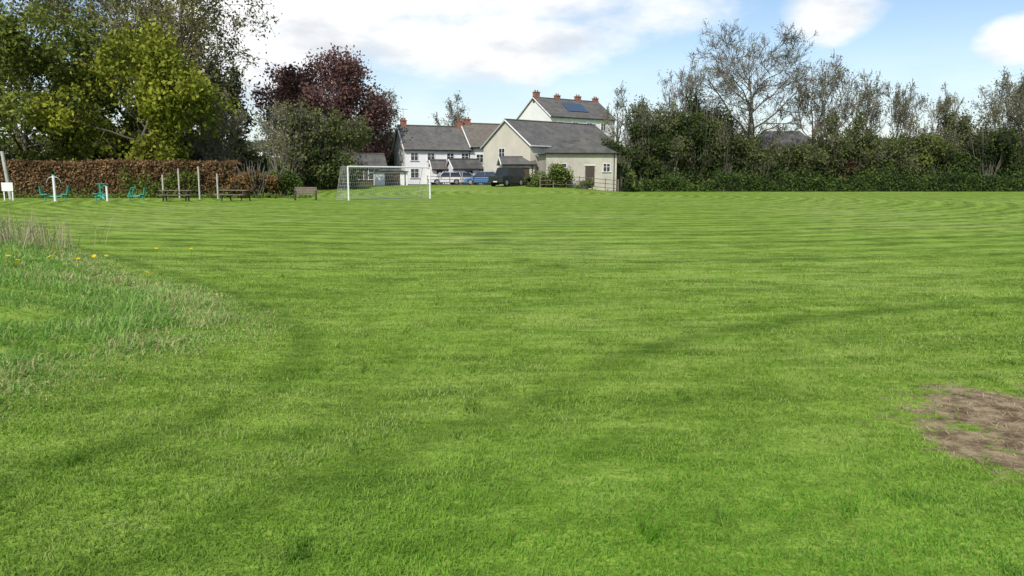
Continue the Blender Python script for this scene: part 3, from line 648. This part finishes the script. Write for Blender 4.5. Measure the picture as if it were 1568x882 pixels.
# ------------------------------------------------------------------ vehicles
TAIL = simple('tail_lamp_red', (.4, .02, .02), .3, .1)
def car(name, x, y, rz, L, W, Hh, paint, kind='hatch'):
    e = empty(name, (x, y, float(H(x, y)) + .015), math.radians(rz))
    g = .2; sh = Hh * .58
    if kind == 'hatch':
        low = [(-.5, g + .1), (-.49, sh * .72), (-.40, sh * .9), (-.22, sh), (.46, sh * 1.02), (.5, sh * .8), (.5, g + .1), (.40, g), (-.42, g)]
        cab = [(-.26, sh - .02), (-.10, Hh - .05), (.02, Hh), (.30, Hh - .02), (.42, Hh - .14), (.48, sh)]
    else:
        low = [(-.5, g + .2), (-.5, sh * .95), (-.26, sh * 1.0), (.5, sh * 1.0), (.5, g + .2), (.4, g + .12), (-.4, g + .12)]
        cab = [(-.24, sh - .02), (-.17, Hh - .04), (-.10, Hh), (.46, Hh), (.49, Hh - .06), (.495, sh - .02)]
    def extr(nm, prof, w0, w1, mat, z0, z1, bev):
        n = len(prof); VV = []
        for s in (-1, 1):
            for px, pz in prof:
                k = np.clip((pz - z0) / (z1 - z0), 0, 1)
                VV.append((px * L, s * (w0 * (1 - k) + w1 * k) / 2, pz))
        F = [list(range(n)), list(range(n, 2 * n))[::-1]] + [(i, i + n, (i + 1) % n + n, (i + 1) % n) for i in range(n)]
        ob = poly(nm, VV, F, mat, e)
        m = ob.modifiers.new('b', 'BEVEL'); m.width = bev; m.segments = 3; m.limit_method = 'ANGLE'; return ob
    extr('body', low, W, W, paint, 0, 1e9, .06)
    extr('glasshouse', cab, W * .94, W * .76, GLASS, sh, Hh, .03)
    x0, x1 = cab[2][0] * L - .25, cab[3][0] * L + .1
    box('roof', ((x0 + x1) / 2, 0, Hh + .005), (x1 - x0, W * .77, .06), paint, e, bev=.025)
    for s in (-1, 1):
        for px, tx in ((cab[0][0], cab[1][0]), (.12, .12), (cab[-1][0], cab[-2][0])):
            pipe('pillar', [(px * L, s * W * .475, sh - .02), (tx * L, s * W * .39, Hh - .03)], .035, paint, e, 6)
        box('door_mirror', (-.2 * L, s * (W / 2 + .07), sh + .08), (.12, .16, .11), paint, e, bev=.02)
        box('headlamp', (-.485 * L, s * W * .36, sh * .72), (.1, .3, .13), FRAME, e, bev=.02)
        box('tail_lamp', (.495 * L, s * W * .42, sh * .8), (.06, .16, .22), TAIL, e, bev=.02)
        box('side_sill', (0, s * (W / 2 - .01), g + .05), (L * .5, .06, .1), RUBBER, e)
        for px in (-.31, .31):
            r_ = .31 if kind == 'hatch' else .38
            pipe('wheel_arch', [(px * L, s * (W / 2 - .18), r_), (px * L, s * (W / 2 + .005), r_)], r_ + .06, RUBBER, e, 20)
            pipe('tyre', [(px * L, s * (W / 2 - .16), r_), (px * L, s * (W / 2 + .02), r_)], r_, RUBBER, e, 20)
            pipe('wheel_rim', [(px * L, s * (W / 2), r_), (px * L, s * (W / 2 + .035), r_)], r_ * .62, METAL, e, 14)
    for px in (-.5, .5):
        box('number_plate', (px * L + math.copysign(.012, px), 0, g + .28), (.02, .5, .11), FRAME, e)
    box('grille', (-.497 * L, 0, sh * .62), (.03, W * .4, .14), RUBBER, e)
    return e
SILV = simple('silver_paint', (.55, .57, .60), .3, .05, metal=.3, spec=.5)
WP = simple('white_car_paint', (.75, .76, .77), .3, .04, spec=.5)
BP = simple('blue_paint', (.05, .20, .46), .3, .05, spec=.5)
DG = simple('dark_green_paint', (.03, .036, .038), .35, .1, spec=.5)
car('parked_hatchback', -8.1, 92.5, 20, 3.9, 1.7, 1.48, WP)
car('parked_estate_car', -5.9, 95.5, 200, 4.3, 1.75, 1.5, SILV)
car('parked_blue_car', -3.5, 90.5, -12, 4.0, 1.72, 1.5, BP)
f4 = car('parked_four_by_four', -.55, 83.0, 55, 4.3, 1.85, 1.95, DG, 'suv')

def rail_fence(name, p0, p1, n, h, mat, r=.04, rails=3):
    e = empty(name)
    P0 = np.array(p0, float); P1 = np.array(p1, float)
    pts = [P0 + (P1 - P0) * t for t in np.linspace(0, 1, n)]
    for q_ in pts:
        z = float(H(q_[0], q_[1])); box('post', (q_[0], q_[1], z + h / 2 - .1), (r * 2.2, r * 2.2, h + .2), mat, e)
    for k in range(rails):
        for a_, b_ in zip(pts[:-1], pts[1:]):
            zz = h * (k + .8) / (rails + .1)
            pipe('rail', [(a_[0], a_[1] - .05, float(H(a_[0], a_[1])) + zz), (b_[0], b_[1] - .05, float(H(b_[0], b_[1])) + zz)], r * .8, mat, e, 4)
rail_fence('wooden_fence', (-9.6, 87.2), (-4.6, 87.8), 5, 1.1, WOOD)
rail_fence('wooden_fence', (2.9, 79.2), (11.2, 80.8), 7, 1.3, WOOD)
rail_fence('timber_gate', (-4.4, 87.8), (-1.9, 87.9), 2, 1.1, DARKW, .04, 4)

# ------------------------------------------------------------------ football goal
e = empty('football_goal')
A = np.array([-11.5, 53.8, 0]); B = np.array([-6.3, 58.8, 0]); nb = np.array([-.69, .72, 0]); up = np.array([0, 0, 1.]); GH = 2.36
pipe('left_post', [A, A + up * GH], .06, WHITE, e, 12); pipe('right_post', [B, B + up * GH], .06, WHITE, e, 12)
pipe('crossbar', [A + up * GH, B + up * GH], .06, WHITE, e, 12)
for P in (A, B):
    pipe('top_stanchion', [P + up * (GH), P + up * GH + nb * .9], .025, METAL, e)
    pipe('back_stay', [P + up * GH + nb * .9, P + nb * 1.7 + up * .03], .02, METAL, e)
    pipe('side_ground_bar', [P + up * .03, P + nb * 1.7 + up * .03], .025, METAL, e)
pipe('back_ground_bar', [A + nb * 1.7 + up * .03, B + nb * 1.7 + up * .03], .025, METAL, e)
segs = []
for t in np.linspace(0, 1, 45):
    P = A + (B - A) * t; segs.append([P + up * GH, P + up * GH + nb * .9, P + up * 1.2 + nb * 1.25, P + nb * 1.7])
for t in np.linspace(0, 1, 14):
    if t < .28: o = nb * .9 * t / .28 + up * GH
    else: o = nb * (.9 + .8 * (t - .28) / .72) + up * GH * (1 - (t - .28) / .72)
    segs.append([A + o, A + o + (B - A) * .33 - up * .04, A + o + (B - A) * .66 - up * .04, B + o])
for P in (A, B):
    for t in np.linspace(.08, 1, 11):
        o = up * GH * t; dpt = .9 + .8 * (1 - t); q = nb * dpt; segs.append([P + o, P + o + q * .33, P + o + q * .66, P + o + q])
    for t in np.linspace(.1, .9, 7):
        q0 = nb * (1.7 * t); q1 = nb * (.9 * t); segs.append([P + q0, P + (q0 * .66 + q1 * .33) + up * GH * .33, P + (q0 * .33 + q1 * .66) + up * GH * .66, P + q1 + up * GH])
v, q = tubes(np.array(segs), np.full((len(segs), 4), .005), 3)
mk('net', v, [q], [NETM], None, None, False, e)

def picnic(x, y, rz):
    e = empty('picnic_table', (x, y, float(H(x, y))), math.radians(rz))
    for k in range(5): box('top_plank', (0, -.32 + k * .16, .74), (2.1, .14, .045), WOOD, e)
    for s in (-1, 1):
        for k in range(2): box('seat_plank', (0, s * (.66 + k * .15), .44), (2.1, .13, .045), WOOD, e)
        for u in (-.72, .72):
            pipe('leg', [(u, s * .28, .72), (u, s * .62, .0)], .05, DARKW, e, 4)
    for u in (-.72, .72):
        box('seat_bearer', (u + .07, 0, .39), (.05, 1.6, .09), DARKW, e); box('top_bearer', (u + .07, 0, .68), (.05, .76, .08), DARKW, e)
    pipe('brace', [(-.65, 0, .38), (-.1, 0, .7)], .03, DARKW, e, 4); pipe('brace', [(.65, 0, .38), (.1, 0, .7)], .03, DARKW, e, 4)
picnic(-23.0, 52.3, 14); picnic(-18.9, 52.3, -10)
e = empty('park_bench', (-14.7, 54.4, 0.0), math.radians(8))
for k in range(4): box('seat_slat', (0, -.2 + k * .12, .44), (1.55, .1, .03), WOOD, e)
for k in range(4): box('back_slat', (0, .26 + k * .02, .55 + k * .11), (1.55, .025, .09), WOOD, e)
for s in (-.72, .72):
    box('arm', (s, .0, .64), (.07, .55, .04), DARKW, e); box('front_leg', (s, -.22, .31), (.07, .07, .64), DARKW, e); pipe('back_leg', [(s, .22, 0), (s, .34, .92)], .04, DARKW, e, 4)
    box('side_rail', (s * .98, 0, .4), (.05, .42, .06), DARKW, e)

for x, y, h in ((-26.0, 57, 1.75), (-26.1, 60.0, 2.25), (-23.3, 57, 2.35), (-22.4, 58.2, 1.85)):
    e = empty('wooden_post', (x, y, 0)); pipe('shaft', [(0, 0, -.2), (.02, 0, h)], .065, PALE, e, 8); pipe('cap', [(.02, 0, h), (.02, 0, h + .05)], .075, PALE, e, 8)
e = empty('leaning_pole', (-37.2, 56.5, 0)); pipe('shaft', [(.15, 0, -.2), (-.2, 0, 3.5)], .12, PALE, e, 8); pipe('band', [(-.05, 0, 2.0), (-.06, 0, 2.1)], .13, METAL, e, 8)
e = empty('notice_board', (-35.6, 54, 0)); box('panel', (0, 0, .95), (.8, .05, .6), WHITE, e, bev=.01)
for s in (-.3, .3): box('leg', (s, .05, .5), (.07, .06, 1.2), WHITE, e)

def curve(a, b, c, n=8):
    t = np.linspace(0, 1, n)[:, None]; a, b, c = map(np.array, (a, b, c)); return (1 - t) ** 2 * a + 2 * t * (1 - t) * b + t * t * c
e = empty('outdoor_gym_pull_machine', (-30.8, 51.5, 0), .2)
pipe('post', [(0, 0, 0), (0, 0, 1.75)], .085, WHITE, e, 12); pipe('post_cap', [(0, 0, 1.75), (0, 0, 1.82)], .1, TEAL, e, 12); box('base_plate', (0, 0, .02), (.4, .4, .04), METAL, e)
for s in (-1, 1):
    box('seat', (s * .62, 0, .48), (.42, .38, .06), TEAL, e, bev=.02); box('seat_back', (s * .84, 0, .78), (.06, .38, .5), TEAL, e, (0, s * .12, 0), bev=.02)
    pipe('seat_arm', curve((0, 0, .35), (s * .3, 0, .3), (s * .62, 0, .45)), .04, TEAL, e)
    pipe('pull_arm', curve((0, 0, 1.65), (s * .4, 0, 1.65), (s * .45, 0, 1.2)), .025, METAL, e); pipe('handle', [(s * .45, -.2, 1.2), (s * .45, .2, 1.2)], .025, RUBBER, e)
    pipe('seat_leg', [(s * .62, 0, .46), (s * .62, 0, 0)], .04, TEAL, e)
e = empty('outdoor_gym_bike', (-28.0, 52.5, 0), -.1)
pipe('post', [(.2, 0, 0), (.2, 0, 1.0)], .07, WHITE, e, 10); pipe('handlebar', curve((.2, 0, .98), (.0, 0, 1.15), (-.1, 0, 1.0)), .03, TEAL, e); pipe('grip', [(-.1, -.25, 1.0), (-.1, .25, 1.0)], .03, TEAL, e)
pipe('frame', curve((.2, 0, .4), (-.2, 0, .2), (-.6, 0, .45)), .045, TEAL, e); box('seat', (-.62, 0, .5), (.32, .28, .07), TEAL, e, bev=.03); pipe('pedal_hub', [(-.05, -.1, .3), (-.05, .1, .3)], .14, TEAL, e, 14)
pipe('crank', [(-.05, -.14, .3), (.08, -.14, .14)], .02, METAL, e); pipe('crank', [(-.05, .14, .3), (-.18, .14, .46)], .02, METAL, e); pipe('seat_leg', [(-.62, 0, .46), (-.62, 0, 0)], .04, TEAL, e)
e = empty('outdoor_gym_rower', (-25.9, 53.0, 0), .1)
box('seat', (.25, 0, .45), (.36, .34, .06), TEAL, e, bev=.02); box('seat_back', (.43, 0, .72), (.06, .34, .42), TEAL, e, (0, .15, 0), bev=.02); pipe('rail', [(-.7, 0, .3), (.5, 0, .36)], .05, TEAL, e)
pipe('front_post', [(-.6, 0, 0), (-.62, 0, .6)], .05, TEAL, e); pipe('rear_post', [(.3, 0, 0), (.3, 0, .42)], .05, TEAL, e)
for s in (-1, 1):
    pipe('arm', curve((-.45, s * .2, .32), (-.55, s * .25, .9), (-.2, s * .25, .95)), .028, TEAL, e); pipe('foot_rest', [(-.62, 0, .35), (-.62, s * .25, .35)], .04, METAL, e)
e = empty('outdoor_gym_step_machine', (-29.6, 55.0, 0), .3)
pipe('post', [(0, 0, 0), (0, 0, 1.2)], .06, TEAL, e, 10); pipe('handle', [(-.3, 0, 1.15), (.3, 0, 1.15)], .03, TEAL, e)
for s in (-1, 1): box('step', (s * .22, -.3, .25), (.22, .4, .05), TEAL, e, bev=.02); pipe('step_arm', curve((0, 0, .6), (s * .22, 0, .4), (s * .22, -.3, .27)), .03, TEAL, e)

# ------------------------------------------------------------------ world
w = bpy.data.worlds.new('World'); scene.world = w; w.use_nodes = True
nt = w.node_tree; bg = nt.nodes['Background']; out = nt.nodes['World Output']
el, az = 43, 199
sky = nt.nodes.new('ShaderNodeTexSky'); sky.sky_type = 'NISHITA'; sky.sun_disc = False
sky.sun_elevation = math.radians(el); sky.sun_rotation = math.radians(az); sky.air_density = 1.0; sky.dust_density = .7; sky.ozone_density = 1.5
nt.links.new(sky.outputs[0], bg.inputs[0]); bg.inputs[1].default_value = .15
tc = nt.nodes.new('ShaderNodeTexCoord').outputs['Generated']
s = nt.nodes.new('ShaderNodeSeparateXYZ'); nt.links.new(tc, s.inputs[0])
A_ = mth(nt, 'ARCTAN2', s.outputs[0], s.outputs[1]); E_ = mth(nt, 'ARCSINE', s.outputs[2])
vec = comb(nt, A_, mth(nt, 'MULTIPLY', E_, 2.0), 0.0)
nz = noise(nt, vec, 6.0, 6, .58); nz2 = noise(nt, comb(nt, A_, mth(nt, 'MULTIPLY', E_, 2.6), 4.0), 6.5, 5, .55)
m = None
for a_, e_, ra, re in [(-.02, .32, .38, .17), (-.30, .19, .16, .12), (-.04, .165, .2, .05), (.385, .195, .06, .04), (.575, .145, .045, .026), (-.8, .3, .3, .2), (1.0, .3, .25, .12)]:
    u = mth(nt, 'DIVIDE', mth(nt, 'SUBTRACT', A_, a_), ra); v_ = mth(nt, 'DIVIDE', mth(nt, 'SUBTRACT', E_, e_), re)
    q = mth(nt, 'SUBTRACT', 1.0, mth(nt, 'ADD', mth(nt, 'MULTIPLY', u, u), mth(nt, 'MULTIPLY', v_, v_)))
    m = q if m is None else mth(nt, 'MAXIMUM', m, q)
m = mth(nt, 'MAXIMUM', m, -.6)
fac = ramp(nt, mth(nt, 'ADD', m, mth(nt, 'MULTIPLY', mth(nt, 'SUBTRACT', nz, .5), 3.0)), -.35, .8)
hz = mth(nt, 'MULTIPLY', mth(nt, 'SUBTRACT', 1.0, ramp(nt, E_, .0, .2)), .5)
fac = mth(nt, 'MAXIMUM', fac, hz)
sh = ramp(nt, mth(nt, 'ADD', mth(nt, 'MULTIPLY', nz2, .8), mth(nt, 'MULTIPLY', E_, 1.1)), .42, .63)
cc = mixc(nt, sh, (.70, .735, .785), (1.0, 1.0, 1.0))
bg2 = nt.nodes.new('ShaderNodeBackground'); nt.links.new(cc, bg2.inputs[0]); bg2.inputs[1].default_value = 1.1
ms = nt.nodes.new('ShaderNodeMixShader'); nt.links.new(fac, ms.inputs[0]); nt.links.new(bg.outputs[0], ms.inputs[1]); nt.links.new(bg2.outputs[0], ms.inputs[2])
nt.links.new(ms.outputs[0], out.inputs[0])

sd = Vector((math.sin(math.radians(az)) * math.cos(math.radians(el)), math.cos(math.radians(az)) * math.cos(math.radians(el)), math.sin(math.radians(el))))
L = bpy.data.lights.new('sun', 'SUN'); L.energy = 4.1; L.angle = math.radians(1.0); L.color = (1, .955, .88)
lo = bpy.data.objects.new('sun', L); COL.objects.link(lo); lo.rotation_euler = sd.to_track_quat('Z', 'Y').to_euler(); lo.location = sd * 60

# ------------------------------------------------------------------ camera
cam = bpy.data.cameras.new('camera'); co = bpy.data.objects.new('camera', cam); COL.objects.link(co)
cam.sensor_width = 36; cam.lens = 36 * 1162 / 1568; cam.clip_start = .1; cam.clip_end = 9000
co.location = (0, 0, 1.6); co.rotation_euler = (math.radians(90 - 8.28), 0, 0)
scene.camera = co
